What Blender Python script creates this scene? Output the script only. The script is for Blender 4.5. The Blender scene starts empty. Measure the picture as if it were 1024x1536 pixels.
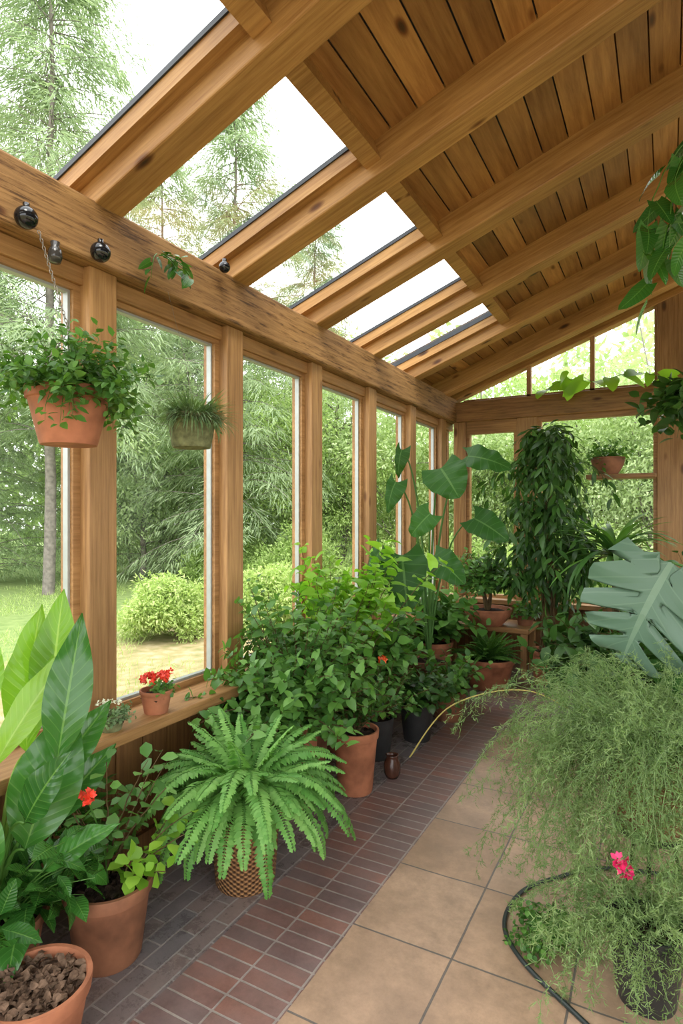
import bpy, math, random
import numpy as np
from mathutils import Vector, Matrix
rng=np.random.default_rng(11)
random.seed(5)
pi=math.pi
scene=bpy.context.scene
COL=scene.collection

# ------------------------------------------------------------------ materials
def newmat(name):
    m=bpy.data.materials.new(name); m.use_nodes=True
    nt=m.node_tree; nt.nodes.clear()
    out=nt.nodes.new('ShaderNodeOutputMaterial')
    return m,nt,out
def N(nt,t,**kw):
    n=nt.nodes.new(t)
    for k,v in kw.items():
        if k in n.inputs: n.inputs[k].default_value=v
        else: setattr(n,k,v)
    return n
def rgb(h):
    h=h.lstrip('#'); c=[int(h[i:i+2],16)/255 for i in (0,2,4)]
    return tuple([x/12.92 if x<=.04045 else ((x+.055)/1.055)**2.4 for x in c]+[1])
def ramp(nt,stops):
    r=nt.nodes.new('ShaderNodeValToRGB'); e=r.color_ramp.elements
    e[0].position,e[0].color=stops[0]; e[1].position,e[1].color=stops[-1]
    for p,c in stops[1:-1]:
        x=e.new(p); x.color=c
    return r
def mixc(nt,a,b,f,mode='MIX'):
    m=nt.nodes.new('ShaderNodeMix'); m.data_type='RGBA'; m.blend_type=mode
    for sock,v in ((m.inputs[0],f),(m.inputs[6],a),(m.inputs[7],b)):
        if hasattr(v,'links'): nt.links.new(v,sock)
        else: sock.default_value=v
    return m.outputs[2]
def math_(nt,op,a,b=0.0,clamp=False):
    m=nt.nodes.new('ShaderNodeMath'); m.operation=op; m.use_clamp=clamp
    for i,v in enumerate((a,b)):
        if hasattr(v,'links'): nt.links.new(v,m.inputs[i])
        else: m.inputs[i].default_value=v
    return m.outputs[0]
def plain(name,col,rough=.6,metal=0,noise=.25,nscale=20,bump=0.1,spec=.5):
    m,nt,out=newmat(name)
    b=N(nt,'ShaderNodeBsdfPrincipled',Roughness=rough,Metallic=metal)
    b.inputs['Specular IOR Level'].default_value=spec
    tc=N(nt,'ShaderNodeTexCoord')
    n=N(nt,'ShaderNodeTexNoise',Scale=nscale,Detail=5.0); nt.links.new(tc.outputs['Object'],n.inputs['Vector'])
    c=rgb(col) if isinstance(col,str) else col
    d=tuple([x*(1-noise) for x in c[:3]]+[1]); l=tuple([min(1,x*(1+noise)) for x in c[:3]]+[1])
    r=ramp(nt,[(.3,d),(.7,l)]); nt.links.new(n.outputs[0],r.inputs[0])
    nt.links.new(r.outputs[0],b.inputs['Base Color'])
    if bump:
        bp=N(nt,'ShaderNodeBump',Strength=bump,Distance=.01); nt.links.new(n.outputs[0],bp.inputs['Height']); nt.links.new(bp.outputs[0],b.inputs['Normal'])
    nt.links.new(b.outputs[0],out.inputs[0]); return m
def wood(name,ca,cb,axis,rough=.5,weather=0.0,knot=1.0,gr=22.0):
    m,nt,out=newmat(name)
    b=N(nt,'ShaderNodeBsdfPrincipled',Roughness=rough)
    b.inputs['Specular IOR Level'].default_value=.35
    tc=N(nt,'ShaderNodeTexCoord'); at=N(nt,'ShaderNodeAttribute',attribute_name='rnd'); oi=N(nt,'ShaderNodeObjectInfo')
    off=math_(nt,'ADD',math_(nt,'MULTIPLY',at.outputs['Fac'],37.0),math_(nt,'MULTIPLY',oi.outputs['Random'],53.0))
    cx=N(nt,'ShaderNodeCombineXYZ')
    for i in range(3): nt.links.new(off,cx.inputs[i])
    add=N(nt,'ShaderNodeVectorMath',operation='ADD'); nt.links.new(tc.outputs['Object'],add.inputs[0]); nt.links.new(cx.outputs[0],add.inputs[1])
    def mp(al,ac):
        s=[ac,ac,ac]; s['xyz'.index(axis)]=al
        q=N(nt,'ShaderNodeMapping'); q.inputs['Scale'].default_value=s
        nt.links.new(add.outputs[0],q.inputs['Vector']); return q
    g=N(nt,'ShaderNodeTexNoise',Scale=2.4,Detail=9.0,Roughness=.68,Distortion=.25); nt.links.new(mp(1.0,gr).outputs[0],g.inputs['Vector'])
    w=N(nt,'ShaderNodeTexNoise',Scale=1.3,Detail=3.0); nt.links.new(mp(.7,2.5).outputs[0],w.inputs['Vector'])
    r=ramp(nt,[(.30,rgb(cb)),(.66,rgb(ca))]); nt.links.new(g.outputs[0],r.inputs[0])
    c=r.outputs[0]
    r2=ramp(nt,[(.3,(.7,.67,.64,1)),(.7,(1.12,1.1,1.06,1))]); nt.links.new(w.outputs[0],r2.inputs[0])
    c=mixc(nt,c,r2.outputs[0],1.0,'MULTIPLY')
    r3=ramp(nt,[(0,(.62,.58,.54,1)),(1,(1.15,1.12,1.08,1))]); nt.links.new(at.outputs['Fac'],r3.inputs[0])
    hasr=math_(nt,'GREATER_THAN',at.outputs['Fac'],.0001)
    c=mixc(nt,c,mixc(nt,c,r3.outputs[0],1.0,'MULTIPLY'),hasr)
    if knot:
        v=N(nt,'ShaderNodeTexVoronoi',Scale=1.0); nt.links.new(mp(2.2,6.0).outputs[0],v.inputs['Vector'])
        k=ramp(nt,[(.05,(.05,.025,.015,1)),(.09,(.32,.2,.14,1)),(.15,(1,1,1,1))]); nt.links.new(v.outputs['Distance'],k.inputs[0])
        c=mixc(nt,c,k.outputs[0],.9*knot,'MULTIPLY')
    if weather:
        n2=N(nt,'ShaderNodeTexNoise',Scale=4.0,Detail=8.0,Roughness=.75); nt.links.new(mp(1.0,14.0).outputs[0],n2.inputs['Vector'])
        k2=ramp(nt,[(.37,(.07,.05,.04,1)),(.42,(.5,.43,.37,1)),(.5,(1,1,1,1))]); nt.links.new(n2.outputs[0],k2.inputs[0])
        c=mixc(nt,c,k2.outputs[0],weather,'MULTIPLY')
    nt.links.new(c,b.inputs['Base Color'])
    bp=N(nt,'ShaderNodeBump',Strength=.3,Distance=.005); nt.links.new(g.outputs[0],bp.inputs['Height']); nt.links.new(bp.outputs[0],b.inputs['Normal'])
    nt.links.new(b.outputs[0],out.inputs[0]); return m
def leafmat(name,c1,c2,rough=.42,trans=.28,vein=0.0,veincol=None,stripes=0,spec=.35):
    m,nt,out=newmat(name)
    b=N(nt,'ShaderNodeBsdfPrincipled',Roughness=rough); b.inputs['Specular IOR Level'].default_value=spec
    at=N(nt,'ShaderNodeAttribute',attribute_name='rnd')
    r=ramp(nt,[(0,rgb(c1)),(1,rgb(c2))]); nt.links.new(at.outputs['Fac'],r.inputs[0])
    c=r.outputs[0]
    if vein:
        lv=N(nt,'ShaderNodeAttribute',attribute_name='lv'); lu=N(nt,'ShaderNodeAttribute',attribute_name='lu')
        a=math_(nt,'ABSOLUTE',lv.outputs['Fac'])
        mid=math_(nt,'LESS_THAN',a,.05)
        q=math_(nt,'SUBTRACT',lu.outputs['Fac'],math_(nt,'MULTIPLY',a,.16))
        fr=math_(nt,'FRACT',math_(nt,'MULTIPLY',q,stripes or 9.0))
        sv=math_(nt,'MULTIPLY',math_(nt,'LESS_THAN',fr,.10),.4)
        f=math_(nt,'MULTIPLY',math_(nt,'MAXIMUM',mid,sv),vein)
        c=mixc(nt,c,rgb(veincol or '#9fbf6a'),f)
        bp=N(nt,'ShaderNodeBump',Strength=.4,Distance=.005)
        tri=math_(nt,'ABSOLUTE',math_(nt,'SUBTRACT',fr,.5)); nt.links.new(tri,bp.inputs['Height']); nt.links.new(bp.outputs[0],b.inputs['Normal'])
    nt.links.new(c,b.inputs['Base Color'])
    t=N(nt,'ShaderNodeBsdfTranslucent')
    tcx=mixc(nt,c,(1.0,1.2,.4,1) if spec>.15 else (1.0,1.06,.75,1),1.0,'MULTIPLY'); 
    nt.links.new(mixc(nt,tcx,rgb('#a8d040'),.12 if spec>.15 else .03),t.inputs[0])
    mx=N(nt,'ShaderNodeMixShader'); mx.inputs[0].default_value=trans
    nt.links.new(b.outputs[0],mx.inputs[1]); nt.links.new(t.outputs[0],mx.inputs[2]); nt.links.new(mx.outputs[0],out.inputs[0])
    return m
def glassmat(name):
    m,nt,out=newmat(name)
    t=N(nt,'ShaderNodeBsdfTransparent'); t.inputs[0].default_value=(.98,.985,.98,1)
    g=N(nt,'ShaderNodeBsdfGlossy',Roughness=.02)
    lw=N(nt,'ShaderNodeFresnel',IOR=1.3)
    mx=N(nt,'ShaderNodeMixShader'); nt.links.new(math_(nt,'MULTIPLY',lw.outputs[0],.3),mx.inputs[0])
    nt.links.new(t.outputs[0],mx.inputs[1]); nt.links.new(g.outputs[0],mx.inputs[2]); nt.links.new(mx.outputs[0],out.inputs[0]); return m
def brickmat(name,c1,c2,mortar,bw,rh,offset,rot=0,rough=.4,ms=.008,sh=(0,0),vary='#5d5557',vf=.5,nlo=.62,nhi=1.15):
    m,nt,out=newmat(name)
    b=N(nt,'ShaderNodeBsdfPrincipled',Roughness=rough)
    tc=N(nt,'ShaderNodeTexCoord'); mp=N(nt,'ShaderNodeMapping'); mp.inputs['Rotation'].default_value=(0,0,rot); mp.inputs['Location'].default_value=(sh[0],sh[1],0)
    nt.links.new(tc.outputs['Object'],mp.inputs[0])
    wob=N(nt,'ShaderNodeTexNoise',Scale=5.0,Detail=2.0); nt.links.new(mp.outputs[0],wob.inputs['Vector'])
    wv=N(nt,'ShaderNodeVectorMath',operation='SCALE'); wv.inputs['Scale'].default_value=.008; nt.links.new(wob.outputs['Color'],wv.inputs[0])
    wa=N(nt,'ShaderNodeVectorMath',operation='ADD'); nt.links.new(mp.outputs[0],wa.inputs[0]); nt.links.new(wv.outputs[0],wa.inputs[1])
    br=N(nt,'ShaderNodeTexBrick',Scale=1.0); br.offset=offset; br.offset_frequency=2; br.squash=1
    br.inputs['Brick Width'].default_value=bw; br.inputs['Row Height'].default_value=rh; br.inputs['Mortar Size'].default_value=ms; br.inputs['Mortar Smooth'].default_value=.2
    br.inputs['Color1'].default_value=rgb(c1); br.inputs['Color2'].default_value=rgb(c2); br.inputs['Mortar'].default_value=rgb(mortar); br.inputs['Bias'].default_value=0
    nt.links.new(wa.outputs[0],br.inputs['Vector'])
    n=N(nt,'ShaderNodeTexNoise',Scale=6.0,Detail=12.0,Roughness=.82); nt.links.new(tc.outputs['Object'],n.inputs['Vector'])
    r=ramp(nt,[(.36,(nlo,nlo*.98,nlo*.95,1)),(.62,(nhi,nhi*.98,nhi*.96,1))]); nt.links.new(n.outputs[0],r.inputs[0])
    c=mixc(nt,br.outputs[0],r.outputs[0],.9,'MULTIPLY')
    n2=N(nt,'ShaderNodeTexNoise',Scale=2.2,Detail=6.0); nt.links.new(tc.outputs['Object'],n2.inputs['Vector'])
    r2=ramp(nt,[(.42,(0,0,0,1)),(.62,(1,1,1,1))]); nt.links.new(n2.outputs[0],r2.inputs[0])
    c=mixc(nt,c,rgb(vary),math_(nt,'MULTIPLY',math_(nt,'MULTIPLY',r2.outputs[0],math_(nt,'SUBTRACT',1.0,br.outputs[1])),vf))
    nt.links.new(c,b.inputs['Base Color'])
    nt.links.new(math_(nt,'ADD',math_(nt,'MULTIPLY',n.outputs[0],.35),rough-.18),b.inputs['Roughness'])
    h=math_(nt,'ADD',math_(nt,'MULTIPLY',br.outputs[1],-1.0),math_(nt,'MULTIPLY',n.outputs[0],.3))
    bp=N(nt,'ShaderNodeBump',Strength=.5,Distance=.006); nt.links.new(h,bp.inputs['Height']); nt.links.new(bp.outputs[0],b.inputs['Normal'])
    nt.links.new(b.outputs[0],out.inputs[0]); return m

W_RAFT=wood('wood_rafter','#c49b62','#93693a','x')
W_POST=wood('wood_post','#b68e5d','#866139','z',knot=.8)
W_BEAMY=wood('wood_old_beam','#ab8656','#7c5b38','y',weather=.8,rough=.7)
W_BEAMX=wood('wood_gable_beam','#a27a49','#76522e','x',weather=.4)
W_CEIL=wood('wood_ceiling_boards','#bb905a','#8d6338','y',rough=.4,gr=14.0)
W_TRIMY=wood('wood_trim_y','#b88e5d','#8a653a','y',knot=.5)
W_TRIMX=wood('wood_trim_x','#b48a57','#855f36','x',knot=.5)
W_PANEL=wood('wood_panel','#977246','#684829','z',knot=.5)
M_ALU=plain('pale_aluminium','#a3a8a4',.4,.3,.08)
M_BLK=plain('black_gasket','#2c3238',.5,0,.2)
M_GLASS=glassmat('window_glass')
M_TERRA=plain('terracotta','#a3694b',.75,0,.38,9,.15,.3)
M_TERRA2=plain('brown_clay','#82573e',.7,0,.40,9,.2,.3)
M_BLKPOT=plain('black_plastic','#2b2c2c',.45,0,.2)
M_SOIL=plain('soil','#2c2119',.95,0,.6,60,1.0,.2)
M_BARK=plain('bark_chips','#6b5645',.9,0,.6,35,1.0,.2)
M_TRUNK=plain('tree_bark','#77716a',.9,0,.35,12,.8,.2)
M_STEM=plain('brown_stem','#5a4a30',.8,0,.3,30,.3,.2)
M_IRON=plain('iron','#2a2522',.5,.7,.2)
M_CHAIN=plain('chain_metal','#8a8377',.35,.9,.2)
M_HOSE=plain('hose_rubber','#27302e',.35,0,.1)
M_RED=plain('red_petal','#e03a22',.5,0,.2,40,0)
M_PINK=plain('pink_petal','#d8306a',.5,0,.2,40,0)
M_ORANGE=plain('orange_petal','#e8652a',.5,0,.2,40,0)
M_WHITE=plain('cream_petal','#dfe3c8',.6,0,.1,40,0)
M_DARKGLASS=plain('dark_glass','#14181c',.08,0,.1,5,0)
M_MOSSPOT=plain('mossy_pot','#6f7350',.85,0,.5,30,.6,.2)
L_GLOSSY=leafmat('leaf_glossy_green','#27561f','#427a2f',.25,.2,.3,'#8fbf5a',11,.5)
L_BRIGHT=leafmat('leaf_bright','#5f9228','#8bb63c',.3,.4,.3,'#d4e88a',14,.5)
L_DARK=leafmat('leaf_dark','#26461e','#48722f',.38,.2)
L_MID=leafmat('leaf_mid','#3a662a','#689742',.42,.26)
L_LIME=leafmat('leaf_lime','#6c9e2e','#9cc846',.42,.4)
L_FERN=leafmat('leaf_fern','#4c8636','#88b860',.5,.28)
L_ASP=leafmat('leaf_asparagus_fern','#567540','#93ab70',.55,.32)
L_ELE=leafmat('leaf_elephant_ear','#1f4417','#356325',.42,.18,.5,'#6a9150',7,.2)
L_MON=leafmat('leaf_monstera','#4a6550','#5f7b66',.34,.08,.5,'#859f84',8,.35)
L_GREY=leafmat('leaf_greygreen','#5a764f','#86a072',.5,.25)
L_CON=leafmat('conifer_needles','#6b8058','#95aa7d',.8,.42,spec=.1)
L_CON2=leafmat('conifer_needles_hazed','#82967300'[:7],'#a9ba93',.8,.42,spec=.1)  # haze put into the colour: paler, greyer copy of the needles
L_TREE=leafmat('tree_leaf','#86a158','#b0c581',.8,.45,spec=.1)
L_TREE2=leafmat('tree_leaf_hazed','#9aaf79','#c0d1a2',.8,.45,spec=.1)  # paler leaf copy, air haze painted into its colour
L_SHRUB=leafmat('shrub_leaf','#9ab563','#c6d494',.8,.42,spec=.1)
L_DRY=leafmat('dry_blade','#b3a35c','#d2c67c',.5,.3)

# ------------------------------------------------------------------ mesh tools
class MB:
    def __init__(s): s.V=[];s.F=[];s.R=[];s.U=[];s.W=[];s.M=[];s.n=0
    def add(s,V,F,r=.5,u=0.,w=0.,m=0):
        V=np.array(V,float).reshape(-1,3); F=np.asarray(F,int); n=len(V)
        s.V.append(V); s.F.append(F+s.n); s.n+=n
        s.R.append(np.broadcast_to(np.asarray(r,float).ravel() if np.ndim(r) else r,(n,)))
        s.U.append(np.broadcast_to(np.asarray(u,float).ravel() if np.ndim(u) else u,(n,)))
        s.W.append(np.broadcast_to(np.asarray(w,float).ravel() if np.ndim(w) else w,(n,)))
        s.M.append(np.full(len(F),m))
    def keep_inside(s,loc):
        for V in s.V:
            wx=V[:,0]+loc[0]; q=wx<-1.98
            wx[q]=-1.98-.17*np.tanh((-1.98-wx[q])/.35); V[:,0]=wx-loc[0]
            wy=V[:,1]+loc[1]; q=wy>6.45
            wy[q]=6.45+.17*np.tanh((wy[q]-6.45)/.35); V[:,1]=wy-loc[1]
            if loc[2]<1.0:
                wz=V[:,2]+loc[2]; V[:,2]=np.maximum(wz,.006+.004*np.random.random(len(wz)))-loc[2]
    def mesh(s,name,mats,smooth=True,attrs=True,sharp=None):
        me=bpy.data.meshes.new(name)
        V=np.concatenate(s.V); 
        me.vertices.add(len(V)); me.vertices.foreach_set('co',V.ravel().astype(np.float32))
        loops=np.concatenate([f.ravel() for f in s.F]); cnt=np.concatenate([np.full(f.shape[0],f.shape[1]) for f in s.F])
        st=np.concatenate([[0],np.cumsum(cnt)[:-1]])
        me.loops.add(len(loops)); me.loops.foreach_set('vertex_index',loops.astype(np.int32))
        me.polygons.add(len(cnt)); me.polygons.foreach_set('loop_start',st.astype(np.int32))
        me.polygons.foreach_set('material_index',np.concatenate(s.M).astype(np.int32))
        me.polygons.foreach_set('use_smooth',np.full(len(cnt),smooth))
        me.update(calc_edges=True)
        if attrs:
            for nm,arr in (('rnd',s.R),('lu',s.U),('lv',s.W)):
                a=me.attributes.new(nm,'FLOAT','POINT'); a.data.foreach_set('value',np.concatenate(arr).astype(np.float32))
        for m in (mats if isinstance(mats,(list,tuple)) else [mats]): me.materials.append(m)
        if sharp: me.set_sharp_from_angle(angle=math.radians(sharp))
        return me
def nrm(a): return a/np.maximum(np.linalg.norm(a,axis=-1,keepdims=True),1e-9)
def leaves(mb,P,D,Nn,L,W,prof,droop=.5,fold=.2,nt=3,na=3,rnd=None,m=0,back=0,wave=0,sweep=0,notch=None,cup=0,twist=0):
    P=np.asarray(P,float).reshape(-1,3);K=len(P)
    D=nrm(np.broadcast_to(np.asarray(D,float),(K,3))); Nn=np.broadcast_to(np.asarray(Nn,float),(K,3))
    Nn=nrm(Nn-(Nn*D).sum(1,keepdims=True)*D); S=np.cross(D,Nn)
    L=np.broadcast_to(L,(K,)).astype(float);W=np.broadcast_to(W,(K,)).astype(float);droop=np.broadcast_to(droop,(K,)).astype(float)
    t=np.linspace(0,1,nt+1); a=droop[:,None]*t
    d=np.cos(a)[...,None]*D[:,None]-np.sin(a)[...,None]*Nn[:,None]
    mid=(d[:,1:]+d[:,:-1])/2/nt
    C=np.concatenate([np.zeros((K,1,3)),np.cumsum(mid,1)],1)*L[:,None,None]+P[:,None]
    n=np.cos(a)[...,None]*Nn[:,None]+np.sin(a)[...,None]*D[:,None]
    s=np.linspace(-1,1,na); w=prof(t)
    hw=(w[None,:,None]*W[:,None,None]/2)*s[None,None,:]
    if notch is not None: hw=hw*notch(t[:,None],np.abs(s)[None,:])[None]
    ab=np.abs(s)[None,None,:]
    hgt=np.abs(hw)*fold-cup*np.abs(hw)*ab
    if wave: hgt=hgt+wave*W[:,None,None]*np.sin(t*19+rng.random((K,1))*6)[:,:,None]*ab**2
    V=C[:,:,None]+S[:,None,None]*hw[...,None]+n[:,:,None]*hgt[...,None]
    if back: V=V-d[:,:,None]*(back*L[:,None,None]*(np.abs(s)**1.5)[None,None]*((1-t)**2)[None,:,None]*(w>.05)[None,:,None])[...,None]
    if sweep: V=V+d[:,:,None]*(sweep*np.abs(hw))[...,None]
    i=np.arange(nt)[:,None];j=np.arange(na-1)[None]
    q=(i*na+j).ravel(); F=np.stack([q,q+1,q+na+1,q+na],1)
    nv=(nt+1)*na
    F=(F[None]+np.arange(K)[:,None,None]*nv).reshape(-1,4)
    if rnd is None: rnd=rng.random(K)
    R=np.repeat(rnd,nv); U=np.broadcast_to(t[None,:,None],(K,nt+1,na)).ravel(); Wv=np.broadcast_to(s[None,None],(K,nt+1,na)).ravel()
    mb.add(V.reshape(-1,3),F,R,U,Wv,m)
def tubes(mb,C,R,sides=4,rnd=.3,m=0):
    C=np.asarray(C,float)
    if C.ndim==2: C=C[None]
    K,M,_=C.shape
    T=nrm(np.gradient(C,axis=1)); ref=np.array([.31,.17,.93]) 
    A=nrm(np.cross(T,ref)+1e-6);B=np.cross(T,A)
    R=np.broadcast_to(R,(K,M)); th=np.arange(sides)/sides*2*pi
    V=C[:,:,None]+R[...,None,None]*(np.cos(th)[None,None,:,None]*A[:,:,None]+np.sin(th)[None,None,:,None]*B[:,:,None])
    i=np.arange(M-1)[:,None];j=np.arange(sides)[None]
    F=np.stack([i*sides+j,i*sides+(j+1)%sides,(i+1)*sides+(j+1)%sides,(i+1)*sides+j],-1).reshape(-1,4)
    F=(F[None]+np.arange(K)[:,None,None]*M*sides).reshape(-1,4)
    mb.add(V.reshape(-1,3),F,rnd,0,0,m)
def arcs(base,az,el,L,grav,M=12,pw=1.0):
    az,el,L,grav=[np.atleast_1d(np.asarray(x,float)) for x in (az,el,L,grav)]
    K=max(len(az),len(el),len(L),len(grav)); az,el,L,grav=[np.broadcast_to(x,(K,)) for x in (az,el,L,grav)]
    t=np.linspace(0,1,M); e=el[:,None]-grav[:,None]*t**pw; e=np.maximum(e,-1.5); a=az[:,None]
    d=np.stack([np.cos(e)*np.cos(a),np.cos(e)*np.sin(a),np.sin(e)],-1)
    mid=(d[:,1:]+d[:,:-1])/2/(M-1)*L[:,None,None]
    base=np.broadcast_to(np.asarray(base,float),(K,3))
    return np.concatenate([np.zeros((K,1,3)),np.cumsum(mid,1)],1)+base[:,None]
def along(C,t):
    K,M,_=C.shape; x=np.clip(t,0,.9999)*(M-1); i=x.astype(int); f=(x-i)[...,None]
    k=np.arange(K)[:,None]
    P=C[k,i]*(1-f)+C[k,i+1]*f; T=nrm(C[k,i+1]-C[k,i]); return P,T
ov=lambda t: np.maximum(np.sin(pi*np.clip(t,0,1)**.75)**.8,.02)
def rd(t): return np.maximum(np.sqrt(np.clip(1-(2*t-1)**2,0,1)),.03)
lance=lambda t: np.maximum(np.sin(pi*np.clip(t,0,1)**.85)**1.0,.02)
def heart(t): return np.maximum((np.clip(1-t,0,1)**.55)*np.clip(.62+t*1.5,0,1.05),.02)
def broad(t): return np.maximum(np.clip(1-t**2.2,0,1)**.75*np.clip(.72+t*1.2,0,1.0),.02)
strap=lambda t: np.maximum(np.clip(1-t,0,1)**.5*np.clip(.5+t*2,0,1),.02)
wedge=lambda t: 1-.8*t
UP=np.array([0,0,1.])
def F_stems(mb,base,K,L,el,grav,n,LL,LW,prof=ov,m=0,sm=1,az=None,r=.004,t0=.2,droop=.6,nt=3,na=3,fold=.2,pw=1.2,lean=.35,spread=.03,M=12,back=0,up=.15):
    az=rng.random(K)*2*pi if az is None else az
    e=rng.uniform(el[0],el[1],K); Ls=L*rng.uniform(.55,1.1,K); g=rng.uniform(grav[0],grav[1],K)
    b=np.asarray(base,float)+np.stack([np.cos(az),np.sin(az),0*az],-1)*rng.random((K,1))*spread
    C=arcs(b,az,e,Ls,g,M,pw); C=C+np.cumsum(rng.normal(0,.006,C.shape),1)*L
    tubes(mb,C,r*np.linspace(1.1,.4,M)[None],4,.3,sm)
    t=np.linspace(t0,1,n)[None]+rng.uniform(-.5,.5,(K,n))*(1-t0)/n; P,T=along(C,t)
    P=P.reshape(-1,3);T=T.reshape(-1,3); ph=(np.arange(K*n)*2.4+rng.random(K*n))
    A=nrm(np.cross(T,UP)+1e-5);B=np.cross(A,T)
    D=nrm(T*lean+A*np.cos(ph)[:,None]+B*np.sin(ph)[:,None]*.7+UP*up)
    Nn=UP+rng.normal(0,.35,P.shape)+T*.3
    s=rng.uniform(.65,1.15,len(P))
    leaves(mb,P+D*LL*.2,D,Nn,LL*s,LW*s,prof,droop*rng.uniform(.3,1.4,len(P)),fold,nt,na,m=m,back=back)
    return C
def F_frond(mb,base,K,L,el,grav,n,LL,LW,az=None,m=0,M=20,pw=1.0,dz=.1,t0=.06):
    az=np.arange(K)*2.4+rng.random(K)*.5 if az is None else az
    K=len(az); e=rng.uniform(el[0],el[1],K)
    Ls=L*rng.uniform(.75,1.1,K); g=rng.uniform(grav[0],grav[1],K)
    C=arcs(base,az,e,Ls,g,M,pw); C=C+np.cumsum(rng.normal(0,.003,C.shape),1)*L
    tubes(mb,C,.0025*np.linspace(1.2,.4,M)[None],3,.2,m)
    t=np.broadcast_to(np.linspace(t0,1,n)[None],(K,n)); P,T=along(C,t)
    side=np.stack([-np.sin(az),np.cos(az),0*az],-1)[:,None]*np.ones((1,n,1))
    nn=np.cross(T,side); nn=np.where(nn[...,2:3]<0,-nn,nn)
    pr=(np.clip(1.06-t,0,1)**.6)*np.clip(.45+t*3,0,1)
    for sg in (-1,1):
        D=side*sg+T*.28-nn*dz+rng.normal(0,.08,P.shape)
        Q=P.reshape(-1,3)
        leaves(mb,Q,D.reshape(-1,3),nn.reshape(-1,3),(LL*pr*rng.uniform(.85,1.1,P.shape[:2])).ravel(),LW*np.ones(len(Q)),lance,.6,.1,2,2,m=m,rnd=np.repeat(rng.random(K),n)*.6+rng.random(len(Q))*.4)
def F_asp(mb,base,K,L,el,grav,az=None,m=0,M=20,nb=30,nn=9,bl=.11,nl=.019,nw=.0034,spread=.06,pw=.8,lean=.5):
    az=rng.random(K)*2*pi if az is None else az
    Ls=L*rng.uniform(.5,1.1,K)
    b=np.asarray(base,float)+np.stack([np.cos(az),np.sin(az),0*az],-1)*rng.random((K,1))*spread
    C=arcs(b,az,rng.uniform(el[0],el[1],K),Ls,rng.uniform(grav[0],grav[1],K),M,pw)
    C=C+np.cumsum(rng.normal(0,.014,C.shape),1)*L
    tubes(mb,C,.0015*np.linspace(1.3,.5,M)[None],3,.6,m)
    t=np.linspace(.06,1,nb)[None]+rng.uniform(-.01,.01,(K,nb)); P,T=along(C,t)
    ph=rng.random((K,nb))*2*pi
    A=nrm(np.cross(T,UP)+1e-5);B=np.cross(A,T)
    D=nrm(T*lean+A*np.cos(ph)[...,None]+B*np.sin(ph)[...,None]*.7-UP*.15)
    bL=bl*np.clip(1.25-t,.25,1)*rng.uniform(.5,1.2,(K,nb))
    P=P.reshape(-1,3);D=D.reshape(-1,3);bL=bL.ravel()
    Cb=P[:,None]+D[:,None]*np.linspace(0,1,4)[None,:,None]*bL[:,None,None]; Cb[...,2]-=(np.linspace(0,1,4)**2)[None]*bL[:,None]*.45
    tt=np.linspace(.08,1,nn)[None]*np.ones((len(P),1)); Q,TT=along(Cb,tt)
    Q=Q.reshape(-1,3);TT=TT.reshape(-1,3)
    D2=nrm(TT*.6+rng.normal(0,.6,Q.shape))
    leaves(mb,Q,D2,rng.normal(0,1,Q.shape),nl*rng.uniform(.6,1.3,len(Q)),nw,wedge,.2,0,1,2,m=m,rnd=np.repeat(np.repeat(rng.random(K),nb),nn)*.7+np.repeat(rng.random(len(P)),nn)*.2+rng.random(len(Q))*.1)
def bigleaf(mb,base,lb,tip,Nn,L,W,prof=ov,nt=16,na=7,droop=.5,fold=.25,back=0,wave=.015,m=0,sm=0,pr=.007,sweep=0,notch=None,rnd=None,cup=.2):
    base=np.array(base,float);lb=np.array(lb,float);tip=np.array(tip,float)
    D=nrm(tip[None])[0]
    ctrl=base*.45+lb*.55; ctrl[2]=max(base[2],lb[2])*.9+.1*base[2]+.05; ctrl[:2]=base[:2]*.75+lb[:2]*.25
    t=np.linspace(0,1,12)[:,None]
    C=(1-t)**2*base+2*t*(1-t)*ctrl+t**2*lb
    tubes(mb,C,pr*np.linspace(1.3,.6,12)[None],6,.6,sm)
    leaves(mb,[lb],[D],[Nn],L,W,prof,droop,fold,nt,na,rnd=None if rnd is None else np.array([rnd]),m=m,back=back,wave=wave,sweep=sweep,notch=notch,cup=cup)
def lathe(mb,prof,seg=40,r=.5,m=0,rj=0):
    p=np.array(prof,float);n=len(p);th=np.arange(seg)/seg*2*pi
    V=np.stack([p[:,0:1]*np.cos(th),p[:,0:1]*np.sin(th),p[:,1:2]*np.ones(seg)],-1)
    if rj: V=V+rng.normal(0,rj,V.shape)
    i=np.arange(n-1)[:,None];j=np.arange(seg)[None]
    F=np.stack([i*seg+j,i*seg+(j+1)%seg,(i+1)*seg+(j+1)%seg,(i+1)*seg+j],-1).reshape(-1,4)
    mb.add(V.reshape(-1,3),F,r,0,0,m)
def boxv(mb,lo,hi,r=0.,m=0):
    x0,y0,z0=lo;x1,y1,z1=hi
    V=[(x0,y0,z0),(x1,y0,z0),(x1,y1,z0),(x0,y1,z0),(x0,y0,z1),(x1,y0,z1),(x1,y1,z1),(x0,y1,z1)]
    F=[(0,3,2,1),(4,5,6,7),(0,1,5,4),(1,2,6,5),(2,3,7,6),(3,0,4,7)]
    mb.add(V,F,r,0,0,m)
def link(ob): COL.objects.link(ob); return ob
def tag(ob,label=None,cat=None,kind=None,group=None):
    if label: ob['label']=label
    if cat: ob['category']=cat
    if kind: ob['kind']=kind
    if group: ob['group']=group
    return ob
def obj(name,me,loc=(0,0,0),rot=(0,0,0),parent=None):
    o=bpy.data.objects.new(name,me); o.location=loc; o.rotation_euler=rot
    if parent: o.parent=parent
    return link(o)
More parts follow.
